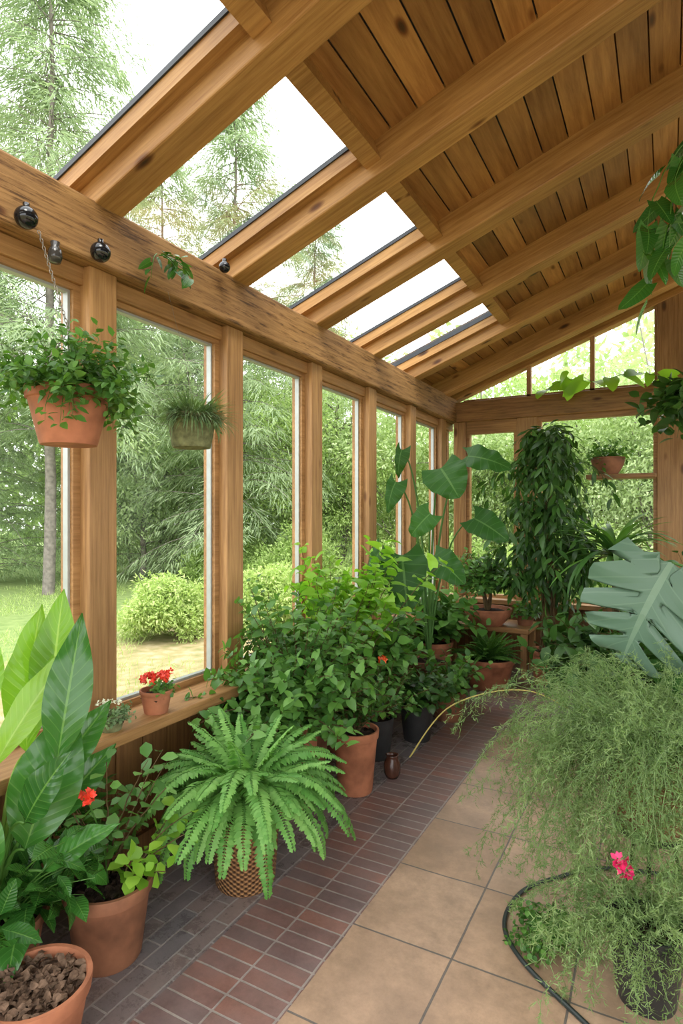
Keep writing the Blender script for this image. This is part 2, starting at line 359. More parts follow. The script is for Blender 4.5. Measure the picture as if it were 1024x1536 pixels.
def box(name,size,loc,mat,rot=(0,0,0),bev=.006,parent=None):
    mb=MB(); s=[x/2 for x in size]; boxv(mb,[-x for x in s],s)
    me=mb.mesh(name,mat,smooth=False,attrs=False)
    o=obj(name,me,loc,rot,parent)
    if bev:
        b=o.modifiers.new('Bevel','BEVEL'); b.width=bev; b.segments=2; b.limit_method='ANGLE'
    return o
def thing(name,label,cat,loc,group=None):
    e=bpy.data.objects.new(name,None); e.location=loc; e.empty_display_size=.1; link(e)
    return tag(e,label,cat,group=group)

# ------------------------------------------------------------------ room shell
SL=.375; PH=math.atan(SL)
def rb(X,off=0.0,Y=0.0):
    return (X-math.sin(PH)*off, Y, 2.93+SL*(X+2.1)+math.cos(PH)*off)
YR=[1.88+.91*k for k in range(-3,6)]
YB=6.70
M_TILE=brickmat('sandstone_tile','#a88c72','#b89d84','#69625b',.47,.40,0.0,pi/2,.38,.0045,(0,0),'#8b735d',.5,.66,1.2)
M_BRK1=brickmat('red_floor_brick','#8f685c','#786360','#9a918a',.205,.072,0.0,0,.33,.0045,(0,0),'#776d6b',.6)
M_BRK2=brickmat('dark_floor_brick','#857570','#726d6f','#958f8b',.205,.075,.5,pi/2,.29,.0045,(0,0),'#757071',.5)
M_TILE.node_tree.nodes['Mapping'].inputs['Location'].default_value=(2.09,1.08,0)
M_BRK1.node_tree.nodes['Mapping'].inputs['Location'].default_value=(1.085+.205*4,0,0)
mb=MB()
def quad(x0,y0,x1,y1,m,z=0): mb.add([(x0,y0,z),(x1,y0,z),(x1,y1,z),(x0,y1,z)],[(0,1,2,3)],0,0,0,m)
quad(-1.08,-1.6,1.95,4.45,0); quad(-1.49,-1.6,-1.08,4.45,1); quad(-1.49,4.45,1.95,6.8,1); quad(-2.3,-1.6,-1.49,6.8,2)
boxv(mb,(-2.36,-1.6,-.3),(1.95,6.85,-.004),0,3)
fl=obj('floor',mb.mesh('floor',[M_TILE,M_BRK1,M_BRK2,plain('concrete','#77736c')],False,False)); tag(fl,'brick and sandstone tile floor','floor','structure')
mb=MB(); y=-1.6
boxv(mb,(-2.36,-1.6,0),(-2.24,6.8,.64),.2,0)
while y<6.75:
    boxv(mb,(-2.24,y+.004,.0),(-2.215,min(y+.16,6.75)-.004,.64),.2+.8*rng.random(),0); y+=.16
boxv(mb,(-2.215,-1.6,.56),(-2.195,6.75,.64),.6,0); boxv(mb,(-2.215,-1.6,.0),(-2.19,6.75,.09),.3,0)
o=obj('wall_left',mb.mesh('wall_left',W_PANEL,False)); tag(o,'low wood-panelled wall under the windows','wall','structure')
o=box('trim_1',(.38,8.4,.055),(-2.18,2.6,.6725),W_TRIMY); tag(o,'long honey-coloured wooden window sill','window sill','structure')
for k,y in enumerate(YR):
    o=box('wooden_post',(.15,.145,1.97),(-2.235,y-.0725,.70+.985),W_POST); tag(o,'square honey-brown timber post between window panes','post','structure',group='posts of the glazed wall')
o=box('timber_beam',(.26,8.5,.265),(-2.25,2.55,2.8025),W_BEAMY,bev=.012); tag(o,'heavy weathered timber beam with cracks above windows','beam','structure')
o=box('trim_2',(.12,8.4,.08),(-2.26,2.6,2.63),W_TRIMY); tag(o,'wooden header trim below the beam','trim','structure')
wn=1
def window_yz(n,x,y0,y1,z0,z1):
    mb=MB(); t=.035
    boxv(mb,(x-.03,y0,z0),(x+.05,y0+t,z1)); boxv(mb,(x-.03,y1-t,z0),(x+.05,y1,z1)); boxv(mb,(x-.03,y0+t,z0),(x+.05,y1-t,z0+t)); boxv(mb,(x-.03,y0+t,z1-t),(x+.05,y1-t,z1))
    f=obj('window_%d'%n,mb.mesh('window_frame',W_TRIMY,False,False)); tag(f,'tall fixed window pane in wooden frame','window','structure')
    mb=MB(); a=y0+t;b=y1-t;c=z0+t;d=z1-t;s=.012
    boxv(mb,(x,a,c),(x+.03,a+s,d)); boxv(mb,(x,b-s,c),(x+.03,b,d)); boxv(mb,(x,a+s,c),(x+.03,b-s,c+s)); boxv(mb,(x,a+s,d-s),(x+.03,b-s,d))
    obj('glazing_strip',mb.mesh('glazing_strip',M_ALU,False,False),parent=f)
    mb=MB(); mb.add([(x+.01,a,c),(x+.01,b,c),(x+.01,b,d),(x+.01,a,d)],[(0,1,2,3)]); obj('glass_pane',mb.mesh('glass_pane',M_GLASS,False,False),parent=f)
for k in range(len(YR)-1):
    window_yz(wn,-2.27,YR[k],YR[k+1]-.145,.70,2.60); wn+=1
window_yz(wn,-2.27,YR[-1],6.7,.70,2.60); wn+=1
LR=(2.3+2.42)/math.cos(PH)
for k,y in enumerate(YR):
    c=rb(-.06,.1,y-.075)
    o=box('rafter',(LR,.15,.20),c,W_RAFT,(0,-PH,0),.008); tag(o,'thick sloping honey-coloured timber rafter with knots','rafter','structure',group='roof rafters')
c=rb(-.06,.09,YB+.03)
o=box('rafter',(LR,.14,.18),c,W_RAFT,(0,-PH,0),.008); tag(o,'sloping end rafter along the gable wall','rafter','structure',group='roof rafters')
YEND=YR[-2]
org=rb(-1.24,.165,0); mb=MB(); Ls=(2.25+1.24)/math.cos(PH); n=int(Ls/.145); LX=(2.42-1.24)/math.cos(PH)
edges=[-1.6]+[y-.08 for y in YR if y-.08>-1.5]+[6.85]
for i in range(-9,n+1):
    for a,b in zip(edges[:-1],edges[1:]):
        if i<0 and a<YEND-.2: continue
        boxv(mb,(i*.145+.004,a+.001,0),((i+1)*.145-.004,b-.001,.022),.05+.95*rng.random())
o=obj('ceiling',mb.mesh('ceiling',W_CEIL,False),org,(0,-PH,0)); tag(o,'sloping knotty pine board ceiling','ceiling','structure')
mb=MB(); boxv(mb,(-.05,-1.6,.024),(Ls+.2,6.9,.10)); boxv(mb,(-1.35,YEND-.1,.024),(-.05,6.9,.10)); o=obj('roof',mb.mesh('roof',M_BLK,False,False),org,(0,-PH,0)); tag(o,'added dark deck over the boards, blocking light through their gaps','roof','structure')  # deck added to stop light leaking between the ceiling boards
ys=YR[:-1]
for k in range(len(ys)-1):
    y0=ys[k]; y1=ys[k+1]-.15
    org=rb(-2.42,0,0)
    Lx=(2.42-1.24)/math.cos(PH)
    f=thing('window_%d'%wn,'skylight pane with wooden curb and dark gasket','skylight',(0,0,0)); f['kind']='structure'
    f.location=org; f.rotation_euler=(0,-PH,0)
    mb=MB()
    boxv(mb,(0.0,y1-.05,.10),(Lx,y1,.185)); boxv(mb,(0.0,y0,.14),(Lx,y0+.02,.185)); boxv(mb,(0.0,y0+.02,.13),(.1,y1-.05,.185))
    boxv(mb,(Lx-.035,y0,.06),(Lx+.05,y1,.175))
    obj('frame',mb.mesh('frame',W_RAFT,False,False),parent=f)
    mb=MB(); boxv(mb,(0.0,y1-.058,.168),(Lx,y1-.05,.19)); boxv(mb,(Lx-.043,y0,.175),(Lx-.035,y1,.19)); obj('gasket',mb.mesh('gasket',M_BLK,False,False),parent=f)
    mb=MB(); mb.add([(0,y0,.187),(Lx,y0,.187),(Lx,y1,.187),(0,y1,.187)],[(0,1,2,3)]); obj('glass_pane',mb.mesh('glass_pane',M_GLASS,False,False),parent=f)
    wn+=1
mb=MB(); boxv(mb,(-2.36,YB,0),(1.95,YB+.12,.64),.4); o=obj('wall_far',mb.mesh('wall_far',W_PANEL,False)); tag(o,'low wooden wall under the gable windows','wall','structure')
o=box('trim_3',(4.2,.3,.05),(-.12,YB+.0,.665),W_TRIMX); tag(o,'wooden sill of the gable windows','window sill','structure')
o=box('timber_beam',(4.15,.18,.23),(-.05,YB+.05,2.785),W_BEAMX,bev=.01); tag(o,'horizontal timber beam across the gable wall','beam','structure')
def ztop(X): return 2.93+SL*(X+2.1)
for X,w,top in ((-1.335,.22,2.67),(.03,.23,ztop(.03)+.05),(1.82,.2,ztop(1.8))):
    o=box('wooden_post',(w,.16,top-.69),(X,YB+.05,(.69+top)/2),W_POST); tag(o,'broad honey-brown timber post in the gable wall','post','structure',group='posts of the gable wall')
o=box('wooden_post',(.14,.14,1.98),(-2.08,YB+.03,1.68),W_POST); tag(o,'timber corner post','post','structure')
def window_xz(n,x0,x1,z0,z1,top=.035):
    mb=MB(); t=.035; y=YB+.05
    boxv(mb,(x0,y-.05,z0),(x0+t,y+.03,z1)); boxv(mb,(x1-t,y-.05,z0),(x1,y+.03,z1)); boxv(mb,(x0+t,y-.05,z0),(x1-t,y+.03,z0+t)); boxv(mb,(x0+t,y-.05,z1-top),(x1-t,y+.03,z1))
    f=obj('window_%d'%n,mb.mesh('window_frame',W_TRIMX,False,False)); tag(f,'fixed window pane in wooden frame in the gable wall','window','structure')
    mb=MB(); mb.add([(x0+t,y,z0+t),(x1-t,y,z0+t),(x1-t,y,z1-top),(x0+t,y,z1-top)],[(0,1,2,3)]); obj('glass_pane',mb.mesh('glass_pane',M_GLASS,False,False),parent=f)
window_xz(wn,-2.01,-1.445,.69,2.67,.14); wn+=1
window_xz(wn,-1.225,-.085,.69,2.67,.05); wn+=1
window_xz(wn,.145,1.72,.69,2.67,.05); wn+=1
gx=[-2.05,-1.32,-.68,-.085]; y=YB+.05
for a,b in list(zip(gx[:-1],gx[1:]))+[(.145,1.72)]:
    za=max(ztop(a),2.905); zb=ztop(b)
    f=thing('window_%d'%wn,'sloping gable window pane under the roof','window',(0,0,0)); f['kind']='structure'; wn+=1
    mb=MB(); mb.add([(a,y,2.9),(b,y,2.9),(b,y,zb),(a,y,za)],[(0,1,2,3)]); obj('glass_pane',mb.mesh('glass_pane',M_GLASS,False,False),parent=f)
    mb=MB(); boxv(mb,(b-.025,y-.04,2.9),(b+.02,y+.03,zb+.03)); boxv(mb,(a,y-.04,2.9),(b,y+.03,2.925)); obj('mullion',mb.mesh('mullion',W_POST,False,False),parent=f)
mb=MB(); boxv(mb,(1.85,-1.6,0),(1.95,6.85,.8),.4); boxv(mb,(1.85,-1.6,2.7),(1.95,6.85,4.45),.4); o=obj('wall_right',mb.mesh('wall_right',W_PANEL,False)); tag(o,'unseen wooden house-side wall, wide openings shaped to let in light','wall','structure')  # unseen wall: openings let fill light in, closed upper part darkens the ceiling
for y in (0.,2.3,4.6):
    o=box('wooden_post',(.16,.16,1.9),(1.9,y,1.75),W_POST); tag(o,'timber post of the high side','post','structure',group='posts of the high side')
o=box('wooden_shelf',(.62,.24,.045),(-.40,6.53,1.99),W_BEAMX); tag(o,'small dark wooden shelf fixed across the gable window','shelf')

# ------------------------------------------------------------------ pots
def pot_mesh(rt,rbm,h,rim,mat,name='pot',style='pot'):
    mb=MB()
    if style=='bowl':
        t=np.linspace(0,1,8); P=[(0,0),(rbm*.9,0)]+[(rbm+(rt-rbm)*math.sin(a*pi/2),h*a*.9) for a in t]+[(rt*1.03,h*.92),(rt*1.03,h),(rt*.93,h),(rt*.85,h*.75),(rt*.4,h*.5)]
    elif rim>0:
        P=[(0,0),(rbm*.96,0),(rbm,.008),(rt*.94,h-rim-.004),(rt*.95,h-rim),(rt*1.0,h-rim+.004),(rt*1.03,h-.006),(rt*1.02,h),(rt*.93,h),(rt*.91,h-.01),(rt*.86,h-rim*1.4),(rbm*.8,h*.4)]
    else:
        P=[(0,0),(rbm*.96,0),(rbm,.01),(rt*.98,h-.012),(rt,h),(rt*.94,h),(rt*.9,h-.05),(rbm*.8,h*.4)]
    lathe(mb,P,44); return mb.mesh(name,mat,True,True,32)
def soil_mesh(r,z,mat=None,j=.004,chips=0):
    mb=MB(); lathe(mb,[(0.001,z+.012),(r*.3,z+.01),(r*.6,z+.006),(r*.85,z+.002),(r,z-.004)],24,rj=j)
    if chips:
        a=rng.random(chips)*2*pi;q=r*.9*np.sqrt(rng.random(chips)); P=np.stack([q*np.cos(a),q*np.sin(a),z+rng.uniform(0,.025,chips)],-1)
        D=rng.normal(0,1,P.shape);D[:,2]*=.3
        leaves(mb,P,D,UP+rng.normal(0,.5,P.shape),rng.uniform(.02,.045,chips),.022,rd,.8,.5,3,3)
    return mb.mesh('soil',mat or M_SOIL)
def potted(name,label,cat,loc,rt,rbm,h,rim=.04,mat=None,style='pot',soil=None,chips=0,fol=None,mats=None,flow=None,fname='foliage',group=None):
    e=thing(name,label,cat,loc,group)
    obj('pot',pot_mesh(rt,rbm,h,rim,mat or M_TERRA,style=style),parent=e)
    obj('soil',soil_mesh(rt*.9,h-.03 if style=='pot' else h*.82,soil,chips=chips),parent=e)
    if fol:
        mb=MB(); fol(mb,h-.03); mb.keep_inside(loc); obj(fname,mb.mesh(fname,mats),parent=e)
    if flow:
        mb=MB(); flow(mb,h-.03); obj('flowers',mb.mesh('flowers',flow_mat[0]),parent=e)
    return e
flow_mat=[M_RED]
def blossoms(mb,C,r,n,L,W=None):
    C=np.asarray(C,float).reshape(-1,3)
    for c in C:
        d=nrm(rng.normal(0,1,(n,3))); P=c+d*r*rng.uniform(.5,1,(n,1))
        for q in range(4):
            dd=nrm(np.cross(d,rng.normal(0,1,(n,3))))
            leaves(mb,P,dd+d*.5,d,L*rng.uniform(.8,1.2,n),(W or L*.8),rd,.3,.1,2,3)

def f_broad(mb,z):
    b=(0,0,z)
    E=lambda x,y,zz:(x+1.95,y-1.2,zz)
    spec=[
     ((-1.78,1.30,.78),(.12,.10,1.0),(.75,-.6,.2),.50,.15,0),
     ((-1.86,1.24,.50),(.22,.18,.9),(.8,-.6,.3),.48,.22,0),
     ((-2.0,1.42,.82),(.10,.05,1.0),(.8,-.4,.3),.52,.19,1),
     ((-2.02,1.34,.76),(-.02,.03,1.0),(.8,-.6,.3),.54,.20,1),
     ((-1.93,1.18,.78),(.3,.3,.8),(.6,-.8,.5),.48,.11,1),
     ((-2.02,1.2,.9),(-.1,-.1,.9),(.8,-.6,.3),.42,.17,1),
     ((-1.82,1.28,.42),(.35,.2,.35),(.3,-.3,.9),.28,.11,0),
     ((-1.90,1.18,.40),(.1,-.5,.5),(.7,-.2,.7),.38,.17,0),
     ((-1.84,1.22,.33),(.3,-.3,-.1),(.3,-.3,.9),.24,.10,0),
     ((-1.92,1.12,.32),(.2,-.5,-.25),(.4,-.4,.9),.32,.16,0),
     ((-2.0,1.35,.5),(.1,.5,.7),(.7,-.5,.4),.42,.15,0),
     ((-1.85,1.30,.55),(.2,.45,.5),(.6,-.5,.5),.34,.12,0),
     ((-1.85,1.10,.45),(.1,-.2,.8),(.7,-.6,.4),.36,.16,0),
     ((-1.80,1.20,.62),(.35,-.05,.5),(.5,-.6,.6),.30,.12,0),
     ((-1.9,1.35,.66),(.3,.4,.7),(.6,-.6,.4),.34,.13,0),
     ((-1.78,1.15,.30),(.25,-.4,.3),(.4,-.5,.8),.26,.12,0),
     ((-2.0,1.1,.6),(-.1,-.5,.8),(.9,-.3,.3),.45,.17,0)]
    for lb,tp,nn,L,W,m in spec:
        bigleaf(mb,b,E(*lb),tp,nn,L,W,lance,22,9,.5,.45,0,.05,m,m,.007)
    F_stems(mb,b,30,.40,(.5,1.4),(.3,1.2),7,.12,.06,ov,0,0,nt=4,na=3)
potted('broad_leaf_plant','tall plant with huge glossy upright green leaves by the window','potted plant',(-1.95,1.2,0),.15,.11,.28,.04,M_TERRA2,fol=f_broad,mats=[L_GLOSSY,L_BRIGHT])
potted('terracotta_pot','terracotta pot filled with coarse bark chips on brick floor','plant pot',(-1.60,1.10,0),.15,.105,.26,.045,M_TERRA,soil=M_BARK,chips=320)
def f_red(mb,z):
    F_stems(mb,(-.05,.03,z),12,.46,(1.1,1.5),(.1,.6),10,.06,.045,rd,0,1,nt=3)
    F_stems(mb,(-.07,0,z),12,.40,(1.0,1.45),(.1,.5),10,.06,.045,rd,0,1,nt=3,az=rng.uniform(1.8,4.0,12))
    F_stems(mb,(.04,.03,z),8,.30,(.7,1.2),(.2,.8),7,.055,.05,rd,2,1,az=rng.uniform(-.6,1.4,8))
    tubes(mb,np.array([[[0,0,z],[.03,-.05,.45],[.06,-.14,.64]]]),.003,5,.3,0)
def fl_red(mb,z):
    blossoms(mb,[(.06,-.14,.65)],.020,14,.022)
potted('flowering_plant','leafy plant with red blossoms in round terracotta pot','potted plant',(-1.79,1.52,0),.152,.115,.28,.05,M_TERRA2,fol=f_red,mats=[L_MID,M_STEM,L_LIME],flow=fl_red,chips=80)
def f_kal(mb,z): F_stems(mb,(0,0,z),14,.09,(.5,1.4),(0,.4),6,.035,.03,rd,0,0,r=.002,t0=.3)
def fl_kal(mb,z):
    a=rng.random(30)*6.28;q=.075*np.sqrt(rng.random(30)); blossoms(mb,np.stack([q*np.cos(a),q*np.sin(a),z+.075+rng.random(30)*.03],-1),.010,5,.014)
potted('flowering_plant','small red-flowering succulent in terracotta pot on window sill','potted plant',(-2.065,2.02,.70),.072,.054,.105,.022,M_TERRA,fol=f_kal,mats=[L_MID],flow=fl_kal)
def f_sm(mb,z): F_stems(mb,(0,0,z),36,.08,(.2,1.5),(.1,.6),8,.02,.016,rd,0,0,r=.0015,t0=.2)
flow_mat[0]=M_WHITE
def fl_sm(mb,z):
    a=rng.random(14)*6.28;q=.06*np.sqrt(rng.random(14)); blossoms(mb,np.stack([q*np.cos(a),q*np.sin(a),z+.06+rng.random(14)*.02],-1),.006,4,.008)
potted('flowering_plant','tiny pale grey-green cushion plant in small pot on sill','potted plant',(-2.06,1.76,.70),.06,.045,.07,.015,M_MOSSPOT,fol=f_sm,mats=[L_GREY],flow=fl_sm)
m,nt,out=newmat('wicker'); b=N(nt,'ShaderNodeBsdfPrincipled',Roughness=.7)
tc=N(nt,'ShaderNodeTexCoord'); sx=N(nt,'ShaderNodeSeparateXYZ'); nt.links.new(tc.outputs['Object'],sx.inputs[0])
ang=math_(nt,'ARCTAN2',sx.outputs[1],sx.outputs[0]); w1=math_(nt,'SINE',math_(nt,'MULTIPLY',ang,26.0)); w2=math_(nt,'SINE',math_(nt,'MULTIPLY',sx.outputs[2],300.0))
pr=math_(nt,'MULTIPLY',w1,w2); rr=ramp(nt,[(0,rgb('#4a2f1a')),(1,rgb('#b07f4c'))]); nt.links.new(math_(nt,'ADD',math_(nt,'MULTIPLY',pr,.5),.5),rr.inputs[0]); nt.links.new(rr.outputs[0],b.inputs['Base Color'])
bp=N(nt,'ShaderNodeBump',Strength=.9,Distance=.008); nt.links.new(pr,bp.inputs['Height']); nt.links.new(bp.outputs[0],b.inputs['Normal']); nt.links.new(b.outputs[0],out.inputs[0]); M_WICK=m
def f_fern(mb,z):
    z+=.06
    F_frond(mb,(0,0,z),62,.56,(.8,1.4),(1.6,2.5),44,.09,.021)
    F_frond(mb,(0,0,z),22,.64,(.7,1.1),(1.9,2.5),48,.09,.021)
    F_frond(mb,(0,0,z),40,.42,(.9,1.5),(.6,1.6),34,.08,.021)
potted('potted_fern','lush arching sword fern in round woven wicker basket','potted plant',(-1.63,2.12,0),.155,.13,.32,0,M_WICK,fol=f_fern,mats=[L_FERN],fname='fronds')
def f_sh(mb,z): F_stems(mb,(0,0,z),44,.38,(.8,1.5),(.1,.6),17,.038,.024,ov,0,1,r=.003,nt=2)
potted('potted_shrub','small-leaved shrub in tall terracotta pot on brick floor','potted plant',(-1.60,3.12,0),.135,.10,.36,.05,M_TERRA,fol=f_sh,mats=[L_DARK,M_STEM])
mb=MB(); lathe(mb,[(0,0),(.035,0),(.05,.03),(.052,.08),(.038,.115),(.034,.13),(.04,.14),(.034,.14),(.03,.12),(.04,.05)],28); o=obj('small_jar',mb.mesh('small_jar',plain('brown_glaze','#4c2f23',.25)),(-1.48,3.38,0)); tag(o,'small dark brown glazed jar beside terracotta pot','jar')
def f_bush(mb,z): 
    F_stems(mb,(0,0,z+.03),150,.56,(.3,1.5),(.2,1.1),17,.060,.056,heart,0,1,r=.004,nt=3,na=3,back=.18,spread=.14,t0=.3)
    F_stems(mb,(0,.1,z+.1),60,.70,(.9,1.5),(.1,.7),17,.062,.058,heart,0,1,r=.004,nt=3,na=3,back=.18,spread=.14,t0=.3)
potted('potted_bush','dense rounded bush with lobed dark green leaves by windows','potted plant',(-1.86,2.80,0),.18,.14,.46,.05,M_TERRA,fol=f_bush,mats=[L_MID,M_STEM])
potted('potted_bush','trailing leafy plant in brown clay pot below window sill','potted plant',(-2.02,2.36,0),.12,.1,.36,.05,M_TERRA2,fol=lambda mb,z:F_stems(mb,(0,0,z),34,.34,(.2,1.5),(.3,1.4),12,.05,.04,ov,0,1,nt=3),mats=[L_MID,M_STEM])
def f_lime(mb,z): F_stems(mb,(0,0,z),46,.98,(1.15,1.55),(.0,.5),14,.12,.105,heart,0,1,r=.005,t0=.55,nt=4,na=5,droop=.9,spread=.14,back=.12)
potted('lime_leaf_plant','tall plant with large lime-green leaves near windows','potted plant',(-1.99,3.66,0),.17,.13,.42,.05,M_TERRA,fol=f_lime,mats=[L_LIME,M_STEM])
potted('potted_bush','medium green leafy bush in clay pot along the window wall','potted plant',(-1.98,4.22,0),.17,.13,.4,.05,M_TERRA2,fol=lambda mb,z:F_stems(mb,(0,0,z),60,.56,(.7,1.5),(.2,.9),15,.10,.07,ov,0,1,nt=4,spread=.08),mats=[L_MID,M_STEM])
potted('potted_bush','dark leafy plant in clay pot among the window plants','potted plant',(-2.0,3.25,0),.14,.11,.42,.05,M_TERRA2,fol=lambda mb,z:F_stems(mb,(0,0,z),60,.66,(.9,1.5),(.1,.8),15,.075,.055,ov,0,1,nt=3,spread=.08),mats=[L_MID,M_STEM])
flow_mat[0]=M_ORANGE
potted('potted_plant','dark-leaved bushy plant in black plastic pot','potted plant',(-1.58,4.05,0),.125,.095,.26,0,M_BLKPOT,fol=lambda mb,z:F_stems(mb,(0,0,z),40,.32,(.5,1.4),(.3,1.1),12,.075,.05,ov,0,1,nt=4,spread=.05),mats=[L_DARK,M_STEM])
potted('potted_plant','leafy plant with an orange flower in black pot','potted plant',(-1.70,3.62,0),.12,.09,.27,0,M_BLKPOT,fol=lambda mb,z:F_stems(mb,(0,0,z),44,.42,(.7,1.5),(.2,.9),13,.055,.04,ov,0,1,nt=3,spread=.04),mats=[L_MID,M_STEM],
   flow=lambda mb,z: blossoms(mb,[(.12,-.16,.69)],.020,9,.024))
potted('potted_plant','low leafy plant in dark clay pot on brick floor','potted plant',(-1.52,4.58,0),.15,.11,.24,0,M_TERRA2,fol=lambda mb,z:F_stems(mb,(0,0,z),40,.34,(.4,1.3),(.3,1.2),12,.07,.05,ov,0,1,nt=4,spread=.05),mats=[L_MID,M_STEM])
def f_ele(mb,z):
    b0=(-1.82,4.95)
    S=[((-1.66,4.80,2.0),(.35,-.35,-.35),(.1,-.85,.45),.34,.40),
       ((-1.46,4.90,2.10),(.9,-.1,-.10),(.0,-.7,.6),.38,.28),
       ((-1.96,4.55,1.88),(-.2,-.3,-.6),(.3,-.9,.35),.28,.22),
       ((-1.97,4.70,2.16),(-.2,-.2,-.8),(.3,-.9,.3),.26,.17),
       ((-1.68,4.60,1.62),(-.5,-.2,-.5),(.3,-.85,.4),.26,.23),
       ((-1.42,4.95,1.58),(.7,-.2,-.3),(.1,-.8,.5),.34,.28),
       ((-1.78,4.25,1.30),(.2,-.3,-.6),(.35,-.85,.4),.44,.38),
       ((-2.0,4.30,1.32),(-.3,-.3,-.4),(.1,-.85,.5),.32,.30),
       ((-1.60,4.45,1.28),(.6,-.3,-.25),(.2,-.75,.6),.34,.28)]
    for lb,tp,nn,L,W in S:
        bigleaf(mb,(0,0,z),(lb[0]-b0[0],lb[1]-b0[1],lb[2]),tp,nn,L,W,broad,18,9,.7,.2,.26,.05,0,0,.009,.1)
potted('elephant_ear_plant','tall elephant ear plant with huge heart-shaped leaves','potted plant',(-1.82,4.95,0),.19,.14,.36,.05,M_TERRA2,fol=f_ele,mats=[L_ELE])
e=thing('plant_bench','low brown wooden plant bench at the gable wall','bench',(-1.65,6.22,0))
box('seat',(.95,.5,.05),(0,0,.475),W_TRIMX,parent=e)
for sx_ in (-.42,.42):
    for sy in (-.2,.2): box('leg',(.06,.06,.45),(sx_,sy,.225),W_POST,parent=e)
def f_bon(mb,z):
    C=arcs((0,0,z),[.5,2.5,4.4],[1.3,1.1,1.2],[.26,.24,.24],[-.3,-.3,-.2],8); tubes(mb,C,.02*np.linspace(1.3,.6,8)[None],7,.3,1)
    for c in C: F_stems(mb,c[-1],46,.40,(.1,1.5),(.1,1.0),12,.07,.042,ov,0,1,nt=3)
potted('bonsai_plant','bushy dwarf tree in wide terracotta bowl on bench','potted plant',(-1.60,6.06,.50),.235,.14,.17,.04,M_TERRA,'bowl',fol=f_bon,mats=[L_MID,M_STEM])
potted('potted_plant','small plant in low clay pot on wooden bench','potted plant',(-1.26,6.22,.50),.09,.07,.1,.02,M_TERRA2,fol=lambda mb,z:F_stems(mb,(0,0,z),22,.24,(.5,1.4),(.3,1.2),8,.07,.04,ov,0,0),mats=[L_MID])
potted('potted_fern','low ferny plant in wide terracotta bowl on floor','potted plant',(-1.47,5.60,0),.24,.17,.28,.05,M_TERRA,fol=lambda mb,z:F_frond(mb,(0,0,z),70,.36,(.5,1.4),(.4,1.4),24,.06,.02),mats=[L_MID],fname='fronds')
potted('potted_plant','leafy plant in large terracotta pot behind the ferns','potted plant',(-1.97,5.5,0),.18,.14,.4,.05,M_TERRA,fol=lambda mb,z:F_stems(mb,(0,0,z),44,.55,(.7,1.5),(.2,1.0),13,.13,.09,ov,0,0,nt=4),mats=[L_MID])
def f_climb(mb,z):
    C=np.array([[[0,0,z],[.02,0,1.0],[0,.02,1.6],[.02,0,2.35]]]); tubes(mb,C,.035,8,.3,1)
    tubes(mb,np.array([[[.08*math.cos(k),.08*math.sin(k),z],[.05*math.cos(k+1),.05*math.sin(k+1),.7],[.09*math.cos(k+2),.09*math.sin(k+2),1.1]] for k in range(7)]),.012,6,.3,1)
    for zz,K,L,sp in ((2.42,14,.32,.04),(2.30,24,.55,.06),(2.05,32,.7,.12),(1.7,38,.7,.15),(1.35,38,.58,.17),(1.05,22,.40,.16)):
        F_stems(mb,(rng.normal(0,.03),0,zz),K,L,(.3,1.4),(1.8,3.2),13,.15,.046,lance,0,0,r=.003,t0=.08,nt=4,droop=.7,pw=.45,up=-.5,spread=sp,lean=.5)
potted('climbing_plant','tall column of trailing dark green vines in terracotta pot','potted plant',(-1.0,6.0,0),.17,.13,.32,.04,M_TERRA,fol=f_climb,mats=[L_DARK,M_STEM],fname='vines')
potted('potted_plant','trailing plant in round brown bowl on window shelf','potted plant',(-.52,6.53,2.0125),.155,.09,.17,.03,M_TERRA2,'bowl',fol=lambda mb,z:F_stems(mb,(0,0,z),30,.26,(.2,1.4),(.3,1.6),7,.06,.035,ov,0,0,nt=3),mats=[L_MID])
def f_strap(mb,z):
    tubes(mb,np.array([[[0,0,z],[.01,0,.8],[0,0,1.25]]]),.03,8,.3,1)
    K=64; az=rng.random(K)*2*pi
    e=rng.uniform(.1,1.4,K); D=np.stack([np.cos(e)*np.cos(az),np.cos(e)*np.sin(az),np.sin(e)],-1); Nn=np.stack([-np.sin(e)*np.cos(az),-np.sin(e)*np.sin(az),np.cos(e)],-1)
    leaves(mb,np.tile([[0,0,1.24]],(K,1)),D,Nn,rng.uniform(.45,.75,K),.07,strap,rng.uniform(1.0,2.0,K),.3,12,3)
potted('dracaena_plant','spiky plant with long arching strap leaves on a stem','potted plant',(-.40,5.7,0),.15,.11,.27,.04,M_TERRA,fol=f_strap,mats=[L_MID,M_STEM])
for x,y,L,lab in ((-.40,5.15,.58,'dark leafy bush in clay pot beside the tiled path'),(.1,4.6,.75,'tall dark bush with broad leaves in clay pot'),(.35,5.7,1.0,'tall leafy plant in clay pot near the gable post'),(.08,4.0,.58,'leafy dark plant in clay pot behind feathery ferns')):
    potted('potted_bush',lab,'potted plant',(x,y,0),.17,.13,.36,.05,M_TERRA2,fol=lambda mb,z:F_stems(mb,(0,0,z),80,L,(.4,1.5),(.2,1.3),15,.13,.075,ov,0,1,nt=4,spread=.08),mats=[L_DARK,M_STEM])
def notch(t,s):
    c=np.abs(((t*5.2+.25)%1)-.5)*2
    g=np.clip((c-.62)/.14,0,1)*(t>.10)*(t<.93)
    return 1-g*np.clip((s-.18)/.2,0,1)*.8
